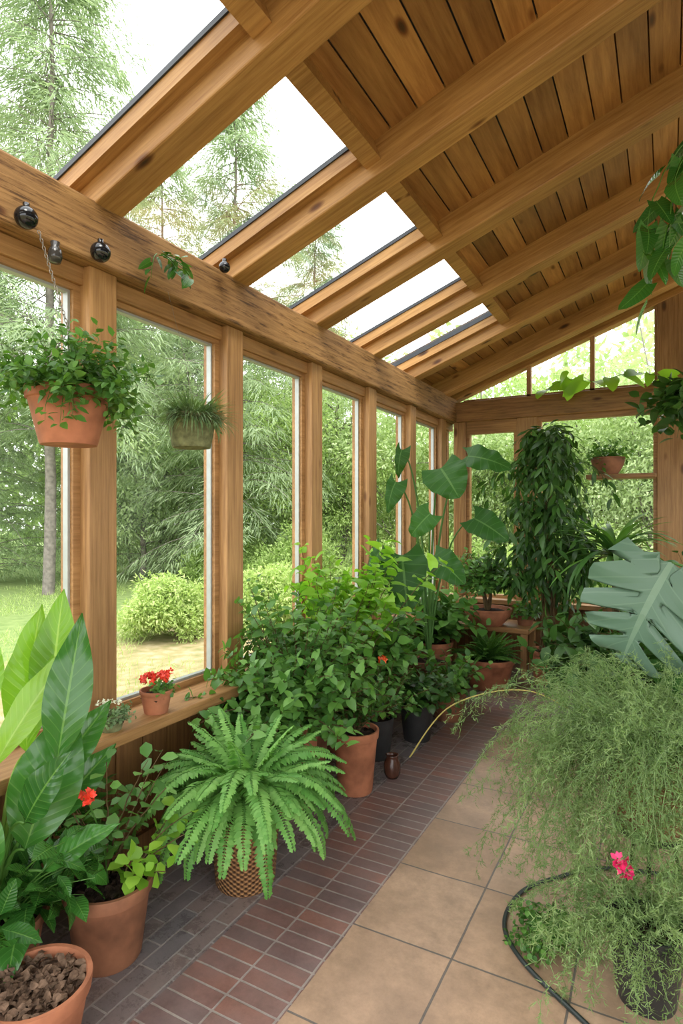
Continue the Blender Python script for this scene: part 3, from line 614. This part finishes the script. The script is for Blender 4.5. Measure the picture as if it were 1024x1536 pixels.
def f_mon(mb,z):
    b0=(.38,3.45)
    S=[((.02,3.25,1.38),(-.42,-.15,-.80),(-.25,-.95,.18),.56,.70,0),
       ((.34,3.30,1.3),(.35,-.3,-.7),(.1,-.9,.4),.5,.58,0),
       ((.6,3.5,1.5),(.6,-.2,-.3),(.0,-.6,.8),.5,.55,0),
       ((.18,3.35,1.1),(-.3,-.4,-.6),(-.1,-.85,.5),.4,.48,1),
       ((.5,3.8,1.4),(.2,.6,-.4),(.0,.2,.9),.4,.4,1)]
    for lb,tp,nn,L,W,mm in S:
        bigleaf(mb,(0,0,z),(lb[0]-b0[0],lb[1]-b0[1],lb[2]),tp,nn,L,W,broad,80,17,.5,.12,.28,.04,mm,1,.011,.5,notch)
potted('monstera_plant','monstera with huge split silvery green leaves','potted plant',(.38,3.45,0),.19,.14,.36,.05,M_TERRA2,fol=f_mon,mats=[L_MON,L_ELE])
e=thing('plant_stand','low round wrought iron plant stand with three legs','plant stand',(-.05,2.72,0))
mb=MB(); lathe(mb,[(0,.34),(.15,.34),(.155,.345),(.155,.355),(.15,.36),(0,.36)],32); obj('top',mb.mesh('top',M_IRON,True,True,30),parent=e)
for k in range(3):
    a=k*2.094+.4; mb=MB(); tubes(mb,np.array([[[math.cos(a)*.13,math.sin(a)*.13,.345],[math.cos(a)*.09,math.sin(a)*.09,.25],[math.cos(a)*.11,math.sin(a)*.11,.1],[math.cos(a)*.155,math.sin(a)*.155,.0]]]),.008,8); obj('leg',mb.mesh('leg',M_IRON),parent=e)
def f_asp(mb,z):
    F_asp(mb,(0,0,z+.08),125,.82,(.5,1.4),(1.8,3.0),nb=34,nn=9,spread=.16,pw=.7,bl=.12)
    F_asp(mb,(0,0,z+.05),105,.78,(.0,1.1),(1.5,2.6),az=rng.uniform(2.5,5.4,105),nb=32,nn=9,spread=.20,pw=.45,bl=.12)
    F_asp(mb,(0,0,z),60,.52,(.6,1.5),(.3,1.8),nb=26,nn=9,spread=.14,bl=.11)
potted('asparagus_fern','large feathery asparagus fern cascading from clay pot','potted plant',(-.05,2.72,.36),.18,.14,.32,.04,M_TERRA2,fol=f_asp,mats=[L_ASP])
flow_mat[0]=M_PINK
potted('asparagus_fern','feathery trailing fern in black pot with pink flower','potted plant',(-.06,2.23,0),.125,.09,.26,0,M_BLKPOT,fol=lambda mb,z:F_asp(mb,(0,0,z),80,.46,(.4,1.45),(.8,2.6),nb=26,nn=9,bl=.10,spread=.09),mats=[L_ASP],flow=lambda mb,z:blossoms(mb,[(-.07,-.16,.52),(-.06,-.15,.49)],.020,12,.022))
potted('succulent_plant','low light green mound plant in small pot on tiles','potted plant',(-.40,2.32,0),.06,.05,.06,.015,M_MOSSPOT,fol=lambda mb,z:F_stems(mb,(0,0,z),70,.13,(.1,1.5),(.2,1.6),12,.024,.019,rd,0,0,r=.0015),mats=[L_MID])
def spline(P,n=120):
    P=np.array(P,float); t=np.linspace(0,len(P)-1.001,n); i=t.astype(int); f=(t-i)[:,None]
    g=lambda k:P[np.clip(k,0,len(P)-1)]
    p0,p1,p2,p3=g(i-1),g(i),g(i+1),g(i+2)
    return .5*((2*p1)+(-p0+p2)*f+(2*p0-5*p1+4*p2-p3)*f**2+(-p0+3*p1-3*p2+p3)*f**3)
mb=MB(); tubes(mb,spline([(.15,1.75,.009),(-.05,1.9,.009),(-.24,2.03,.009),(-.46,2.2,.009),(-.56,2.37,.009),(-.54,2.60,.009),(-.42,2.78,.009),(-.25,2.95,.009),(.1,3.05,.009)])[None],.0085,10); o=obj('garden_hose',mb.mesh('garden_hose',M_HOSE)); tag(o,'thin dark garden hose curling over the tiles','hose')
mb=MB(); tubes(mb,spline([(-.25,2.85,.66),(-.6,3.0,.75),(-1.0,3.05,.60),(-1.22,3.02,.30)],40)[None],np.linspace(.0025,.0045,40)[None],5); obj('dry_frond',mb.mesh('dry_frond',L_DRY)); tag(bpy.data.objects['dry_frond'],'long pale dry stalk arching over the path','dry stalk')
def chain(mb,p0,p1,r=.007,wr=.0016):
    p0=np.array(p0,float);p1=np.array(p1,float);d=p1-p0;L=np.linalg.norm(d);T=d/L
    A=nrm(np.cross(T,[.3,.8,.1])[None])[0];B=np.cross(T,A);n=max(2,int(L/(r*2.4)))
    th=np.linspace(0,2*pi,10)
    for i in range(n):
        c=p0+d*(i+.5)/n; X=A if i%2 else B
        tubes(mb,(c+np.cos(th)[:,None]*T*r*1.5+np.sin(th)[:,None]*X*r*.75)[None],wr,4)
def f_hang(mb,z):
    F_stems(mb,(0,0,z),170,.26,(.1,1.5),(.2,1.4),13,.040,.026,ov,0,0,r=.002,nt=3,t0=.15,spread=.10)
    F_stems(mb,(0,0,z),24,.28,(.1,.8),(1.4,2.2),12,.04,.026,ov,0,0,r=.002,nt=3,t0=.2,spread=.1,az=rng.uniform(-1.2,2.0,24))
e=potted('hanging_plant','leafy plant in terracotta pot hanging on a chain','hanging plant',(-1.93,1.46,1.86),.145,.10,.205,.045,M_TERRA,fol=f_hang,mats=[L_MID])
mb=MB(); chain(mb,(0,0,.42),(-.16,-.01,.82)); 
for k in range(3): chain(mb,(.135*math.cos(k*2.1),.135*math.sin(k*2.1),.2),(0,0,.42),.006)
obj('chain',mb.mesh('chain',M_CHAIN),parent=e)
def f_gr(mb,z):
    K=1100; az=rng.random(K)*2*pi; el=rng.uniform(.1,1.5,K); D=np.stack([np.cos(el)*np.cos(az),np.cos(el)*np.sin(az),np.sin(el)],-1); Nn=np.stack([-np.sin(el)*np.cos(az),-np.sin(el)*np.sin(az),np.cos(el)],-1)
    rr=.09*np.sqrt(rng.random(K))
    leaves(mb,np.stack([np.cos(az)*rr,np.sin(az)*rr,0*az+z],-1),D,Nn,rng.uniform(.09,.19,K),.008,strap,rng.uniform(.6,2.2,K),.2,6,2)
    F_stems(mb,(0,0,z),60,.13,(.3,1.4),(.5,1.8),9,.022,.014,ov,0,0,r=.001)
e=potted('hanging_plant','grassy grey-green plant in mossy hanging pot','hanging plant',(-1.96,2.14,1.92),.115,.09,.155,.0,M_MOSSPOT,fol=f_gr,mats=[L_GREY])
mb=MB()
for k in range(3): tubes(mb,np.array([[[.10*math.cos(k*2.1),.10*math.sin(k*2.1),.15],[-.05,0,.45],[-.15,0,.76]]]),.0008,4)
obj('wire',mb.mesh('wire',M_CHAIN),parent=e)
for i,(x,y,z) in enumerate([(-2.075,1.39,2.70),(-2.075,1.72,2.70),(-2.06,2.50,2.92)]):
    mb=MB(); th=np.linspace(-pi/2,pi/2,14); r=.041 if i<2 else .03
    lathe(mb,[(r*math.cos(a)+1e-4,r*math.sin(a)) for a in th],24); lathe(mb,[(.012,r*.9),(.012,r+.012),(.0001,r+.012)],12)
    o=obj('glass_ball_ornament',mb.mesh('glass_ball_ornament',M_DARKGLASS),(x,y,z)); tag(o,'shiny black glass ball fixed to the timber beam','ornament',group='glass balls on the beam')
mb=MB(); lathe(mb,[(.001,0),(.02,.0),(.027,.02),(.024,.05),(.015,.06),(.018,.08),(.001,.085)],20); o=obj('glass_insulator',mb.mesh('glass_insulator',plain('smoky_glass','#3b3a38',.12,0,.1,5,0)),(-2.09,1.52,2.585)); tag(o,'old glass insulator hanging below the beam','ornament')
mb=MB(); F_stems(mb,(0,0,0),6,.15,(-.6,.1),(.6,1.4),4,.075,.055,heart,0,0,nt=5,back=.15,r=.003,az=rng.uniform(-1.2,1.2,6),up=-.3)
o=obj('vine_cutting',mb.mesh('vine_cutting',L_GLOSSY),(-2.09,2.06,2.82)); tag(o,'small vine cutting with heart-shaped leaves on the beam','plant')
e=potted('hanging_plant','philodendron with long trailing vines hanging from rafters','hanging plant',(.38,2.92,3.05),.14,.1,.18,.04,M_TERRA,fol=None)
mb=MB()
F_stems(mb,(-.18,0,.15),4,.80,(.2,.9),(2.3,2.7),8,.17,.10,heart,0,0,az=rng.uniform(2.6,3.7,4),r=.004,t0=.05,nt=7,na=5,droop=.5,pw=.28,back=.15,up=-.7,fold=.15)
F_stems(mb,(0,0,.15),8,.6,(.2,1.2),(2.0,2.7),8,.16,.09,heart,0,0,r=.004,t0=.05,nt=7,na=5,pw=.4,back=.15,up=-.5,az=rng.uniform(-1.6,1.6,8))
obj('vines',mb.mesh('vines',L_GLOSSY),parent=e)
mb=MB()
for k in range(3): tubes(mb,np.array([[[.135*math.cos(k*2.1),.135*math.sin(k*2.1),.17],[0,-.05,.45],[0,-.1,.80]]]),.002,5)
obj('wire',mb.mesh('wire',M_CHAIN),parent=e)
mb=MB()
pth=spline([(.02,6.55,2.95),(-.05,6.45,2.93),(-.3,6.4,2.98),(-.6,6.4,2.93),(-.9,6.42,2.98),(-1.1,6.45,2.9)],40)[None]; tubes(mb,pth,.004,5)
t=np.linspace(.05,1,13)[None]; P,T=along(pth,t); P=P[0];K=len(P)
leaves(mb,P,np.stack([rng.normal(0,.6,K),-.4*np.ones(K),rng.uniform(-.9,.2,K)],-1),np.tile([[0,-.8,.5]],(K,1))+rng.normal(0,.3,(K,3)),rng.uniform(.12,.26,K),rng.uniform(.11,.22,K),heart,.5,.1,7,5,back=.18)
o=obj('climbing_vine',mb.mesh('climbing_vine',L_LIME)); tag(o,'bright green pothos vine climbing along the gable beam','vine')
e=potted('hanging_plant','dark leafy plant hanging beside the gable post','hanging plant',(.24,4.9,2.25),.14,.1,.17,.03,M_TERRA2,fol=lambda mb,z:F_stems(mb,(0,0,z),54,.5,(.2,1.3),(1.0,2.6),12,.12,.07,ov,0,0,nt=4),mats=[L_DARK])
mb=MB()
for k in range(3): tubes(mb,np.array([[[.135*math.cos(k*2.1),.135*math.sin(k*2.1),.16],[0,-.15,.7],[0,-.33,1.5]]]),.002,5)
obj('wire',mb.mesh('wire',M_CHAIN),parent=e)

# ------------------------------------------------------------------ outside
m,nt,out=newmat('garden_ground'); b=N(nt,'ShaderNodeBsdfPrincipled',Roughness=.95); b.inputs['Specular IOR Level'].default_value=.1
tc=N(nt,'ShaderNodeTexCoord'); sx=N(nt,'ShaderNodeSeparateXYZ'); nt.links.new(tc.outputs['Object'],sx.inputs[0])
n1=N(nt,'ShaderNodeTexNoise',Scale=.5,Detail=6.0); nt.links.new(tc.outputs['Object'],n1.inputs['Vector'])
n2=N(nt,'ShaderNodeTexNoise',Scale=6.0,Detail=8.0); nt.links.new(tc.outputs['Object'],n2.inputs['Vector'])
f=math_(nt,'ADD',sx.outputs[0],math_(nt,'MULTIPLY',math_(nt,'SUBTRACT',n1.outputs[0],.5),5.0)); f=math_(nt,'ADD',f,7.5,); 
r=ramp(nt,[(.0,(0,0,0,1)),(.8,(1,1,1,1))]); nt.links.new(f,r.inputs[0])
g=ramp(nt,[(.3,rgb('#677d48')),(.7,rgb('#86965f'))]); nt.links.new(n2.outputs[0],g.inputs[0]); s=ramp(nt,[(.3,rgb('#7c7d52')),(.5,rgb('#988b66')),(.7,rgb('#aea182'))]); nt.links.new(n2.outputs[0],s.inputs[0])
nt.links.new(mixc(nt,g.outputs[0],s.outputs[0],r.outputs[0]),b.inputs['Base Color']); nt.links.new(b.outputs[0],out.inputs[0])
mb=MB(); mb.add([(-70,-40,-.16),(50,-40,-.16),(50,80,-.16),(-70,80,-.16)],[(0,1,2,3)])
o=obj('lawn',mb.mesh('lawn',m,False,False)); tag(o,'garden ground of lawn and dry sandy patch','ground','structure')
mb=MB(); nl=30000; P=np.stack([rng.uniform(-14,-2.7,nl),rng.uniform(0,12,nl),np.full(nl,-.16)],-1)
dn=np.sin(P[:,0]*1.7+2)+np.sin(P[:,1]*1.3+P[:,0]*.8); P=P[dn>-.2]; nl=len(P)
leaves(mb,P,UP+rng.normal(0,.45,P.shape),rng.normal(0,1,P.shape),rng.uniform(.04,.14,nl),.010,strap,.7,0,2,2)
o=obj('meadow_grass',mb.mesh('meadow_grass',L_SHRUB)); tag(o,'loose pale grass tufts on sandy ground','grass','stuff')
def conifer(seed,H,nb,n,mat,ll=1.0,spread=.24,low=.06):
    global rng; rng=np.random.default_rng(seed)
    tb=MB(); z=np.linspace(0,H,14); C=np.stack([np.cumsum(rng.normal(0,.03,14)),np.cumsum(rng.normal(0,.03,14)),z],-1)
    tubes(tb,C[None],(.008*H)*np.linspace(1,.06,14)[None],10)
    zz=H*(low+(.99-low)*np.sort(rng.random(nb))); az=rng.random(nb)*2*pi
    L=H*spread*(1-zz/H)**.7*rng.uniform(.6,1.15,nb)+.25
    base=np.stack([np.interp(zz,z,C[:,0]),np.interp(zz,z,C[:,1]),zz],-1)
    B=arcs(base,az,rng.uniform(-.1,.5,nb),L,rng.uniform(.3,.9,nb),8)
    tubes(tb,B,.014*np.linspace(1,.3,8)[None]*1.0,3)
    fm=MB(); t=np.broadcast_to(np.linspace(.08,1,n)[None],(nb,n)); P,T=along(B,t); P=P.reshape(-1,3);T=T.reshape(-1,3)
    P=np.repeat(P,4,0);T=np.repeat(T,4,0); A=nrm(np.cross(T,UP)+1e-5); sg=np.tile([-1,1,-.5,.5],len(P)//4)[:,None]
    D=nrm(T*.6+A*sg*rng.uniform(.4,1.1,(len(P),1))-UP*rng.uniform(.0,.7,(len(P),1)))
    P=P+D*rng.uniform(0,.42,(len(P),1))*ll
    leaves(fm,P,D,UP+rng.normal(0,.6,P.shape),rng.uniform(.08,.20,len(P))*ll,rng.uniform(.012,.020,len(P))*ll,wedge,.5,0,1,2)
    return tb.mesh('trunk',M_TRUNK),fm.mesh('needles',mat)
def broadtree(seed,H,mat=L_TREE,nl=24000,ls=.075):
    global rng; rng=np.random.default_rng(seed)
    tb=MB(); z=np.linspace(0,H*.6,10); C=np.stack([np.cumsum(rng.normal(0,.05,10)),np.cumsum(rng.normal(0,.05,10)),z],-1)
    tubes(tb,C[None],(.012*H)*np.linspace(1,.4,10)[None],9)
    K=30; base=C[rng.integers(1,10,K)]
    B=arcs(base,rng.random(K)*2*pi,rng.uniform(.1,1.3,K),H*.34*rng.uniform(.6,1.2,K),rng.uniform(-.2,.6,K),8); tubes(tb,B,.025*np.linspace(1,.3,8)[None],5)
    fm=MB(); nc=110; c=B[rng.integers(0,K,nc),rng.integers(3,8,nc)]+rng.normal(0,H*.08,(nc,3)); c[:,2]=np.abs(c[:,2])
    ci=rng.integers(0,nc,nl); d=nrm(rng.normal(0,1,(nl,3))); P=c[ci]+d*(H*.09*rng.uniform(.2,1.35,(nl,1)))*[1,1,.6]
    leaves(fm,P,d+rng.normal(0,.5,P.shape)-UP*.3,UP+rng.normal(0,.6,P.shape),ls*rng.uniform(.6,1.4,nl)*H/6,ls*.6*H/6,wedge,.5,0,1,2)
    return tb.mesh('trunk',M_TRUNK),fm.mesh('crown',mat)
def shrub(seed,R,mat=L_SHRUB,nl=15000):
    global rng; rng=np.random.default_rng(seed)
    fm=MB(); nc=60; d=nrm(rng.normal(0,1,(nc,3)));d[:,2]=np.abs(d[:,2]); c=d*[R*.75,R*.75,R*.95]*rng.uniform(.5,1,(nc,1))+[0,0,R*.12]
    ci=rng.integers(0,nc,nl); d=nrm(rng.normal(0,1,(nl,3))); P=c[ci]+d*R*.25*rng.uniform(.3,1,(nl,1)); P[:,2]=np.maximum(P[:,2],.0)
    leaves(fm,P,d+rng.normal(0,.5,P.shape),UP+rng.normal(0,.6,P.shape),.045*rng.uniform(.6,1.4,nl),.026,wedge,.4,0,1,2)
    return fm.mesh('shrub',mat)
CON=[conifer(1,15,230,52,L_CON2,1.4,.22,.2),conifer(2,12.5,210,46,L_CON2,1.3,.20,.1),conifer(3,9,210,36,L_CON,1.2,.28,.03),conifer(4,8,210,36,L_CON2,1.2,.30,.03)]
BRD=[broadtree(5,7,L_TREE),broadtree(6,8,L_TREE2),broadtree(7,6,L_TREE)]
def plant_tree(kind,meshes,adeg,R,s,rz,label):
    a=math.radians(adeg); loc=(-math.sin(a)*R,math.cos(a)*R,-.16)
    t=obj('conifer_tree' if kind=='c' else 'deciduous_tree',meshes[0],loc,(0,0,rz)); t.scale=(s,s,s)
    tag(t,label,'tree',group='trees of the surrounding wood')
    obj('foliage',meshes[1],parent=t)
LC='conifer with drooping green branches in the garden'; LB='leafy deciduous tree with fresh green foliage'
plant_tree('c',CON[0],54.5,15,1.15,.5,'very tall sparse conifer rising above the roof')
plant_tree('c',CON[0],63,19,1.15,2.5,'very tall sparse conifer rising above the roof')
plant_tree('c',CON[1],38.5,15.0,1.05,1.2,'tall slender conifer with haze-paled foliage above skylight')
plant_tree('c',CON[1],45,19,1.10,3.2,'tall slender conifer with haze-paled foliage above skylight')
plant_tree('c',CON[1],31,20,1.0,4.2,'tall slender conifer with haze-paled foliage above skylight')
rr_=np.random.default_rng(3)
for i,(a,R) in enumerate([(70,18),(65,20),(59,18),(51,19),(48,24),(43,19),(36,20),(30,22)]):
    plant_tree('c',CON[2+i%2],a,R,rr_.uniform(.9,1.2),rr_.random()*6,LC)
for i,(a,R) in enumerate([(53,25),(47,17.5),(39,18),(33,16),(28,17),(23,15.5),(19,19),(16,15),(11,15),(6,15.5),(1,14),(-4,15.5),(-10,14.5),(36,25),(22,25),(7,21),(-3,22),(-20,16)]):
    plant_tree('b',BRD[i%3],a,R,rr_.uniform(.75,1.0),rr_.random()*6,LB)
rng=np.random.default_rng(9)
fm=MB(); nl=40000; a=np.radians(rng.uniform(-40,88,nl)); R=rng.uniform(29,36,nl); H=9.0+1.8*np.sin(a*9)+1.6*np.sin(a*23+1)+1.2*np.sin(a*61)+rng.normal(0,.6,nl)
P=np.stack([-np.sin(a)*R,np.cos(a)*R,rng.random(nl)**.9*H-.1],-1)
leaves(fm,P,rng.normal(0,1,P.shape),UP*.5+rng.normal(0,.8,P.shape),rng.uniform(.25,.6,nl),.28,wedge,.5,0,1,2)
o=obj('distant_woodland',fm.mesh('distant_woodland',L_TREE2)); tag(o,'haze-tinted bank of distant green woodland','woodland','stuff')
SH=[shrub(21,.62),shrub(22,.75,L_SHRUB),shrub(23,.9,L_TREE)]
for i,(x,y,k,s) in enumerate([(-6.3,6.35,1,1.15),(-5.3,7.6,1,1.25),(-4.2,9.2,2,1.2),(-3.3,10.6,2,1.3),(-2.2,10.4,1,1.5),(-1.,10.6,2,1.5),(.4,10,1,1.6),(-9.5,11.6,2,1.5),(-7.2,11.2,2,1.5)]):
    o=obj('garden_shrub',SH[k],(x,y,-.16),(0,0,i)); o.scale=(s,s,s); tag(o,'rounded pale green garden shrub','shrub',group='shrubs of the garden')

# ------------------------------------------------------------------ light & camera
w=bpy.data.worlds.new('World'); scene.world=w; w.use_nodes=True; nt=w.node_tree; nt.nodes.clear()
out=nt.nodes.new('ShaderNodeOutputWorld'); bg=N(nt,'ShaderNodeBackground',Strength=4.3)
bg.inputs[0].default_value=(.98,.985,1.0,1); nt.links.new(bg.outputs[0],out.inputs[0])
sd=bpy.data.lights.new('sun','SUN'); sd.energy=2.4; sd.angle=.35; sd.color=(1,.95,.85)
so=bpy.data.objects.new('sun',sd); d=Vector((-.55,.45,-1)); so.rotation_euler=d.to_track_quat('-Z','Y').to_euler(); link(so)
cd=bpy.data.cameras.new('camera'); cd.sensor_fit='HORIZONTAL'; cd.sensor_width=24; cd.lens=900/1024*24; cd.shift_y=.006; cd.clip_start=.05; cd.clip_end=300
co=bpy.data.objects.new('camera',cd); co.location=(0,0,1.6); co.rotation_euler=(pi/2,0,math.radians(28.47)); link(co); scene.camera=co
scene.view_settings.view_transform='Standard'
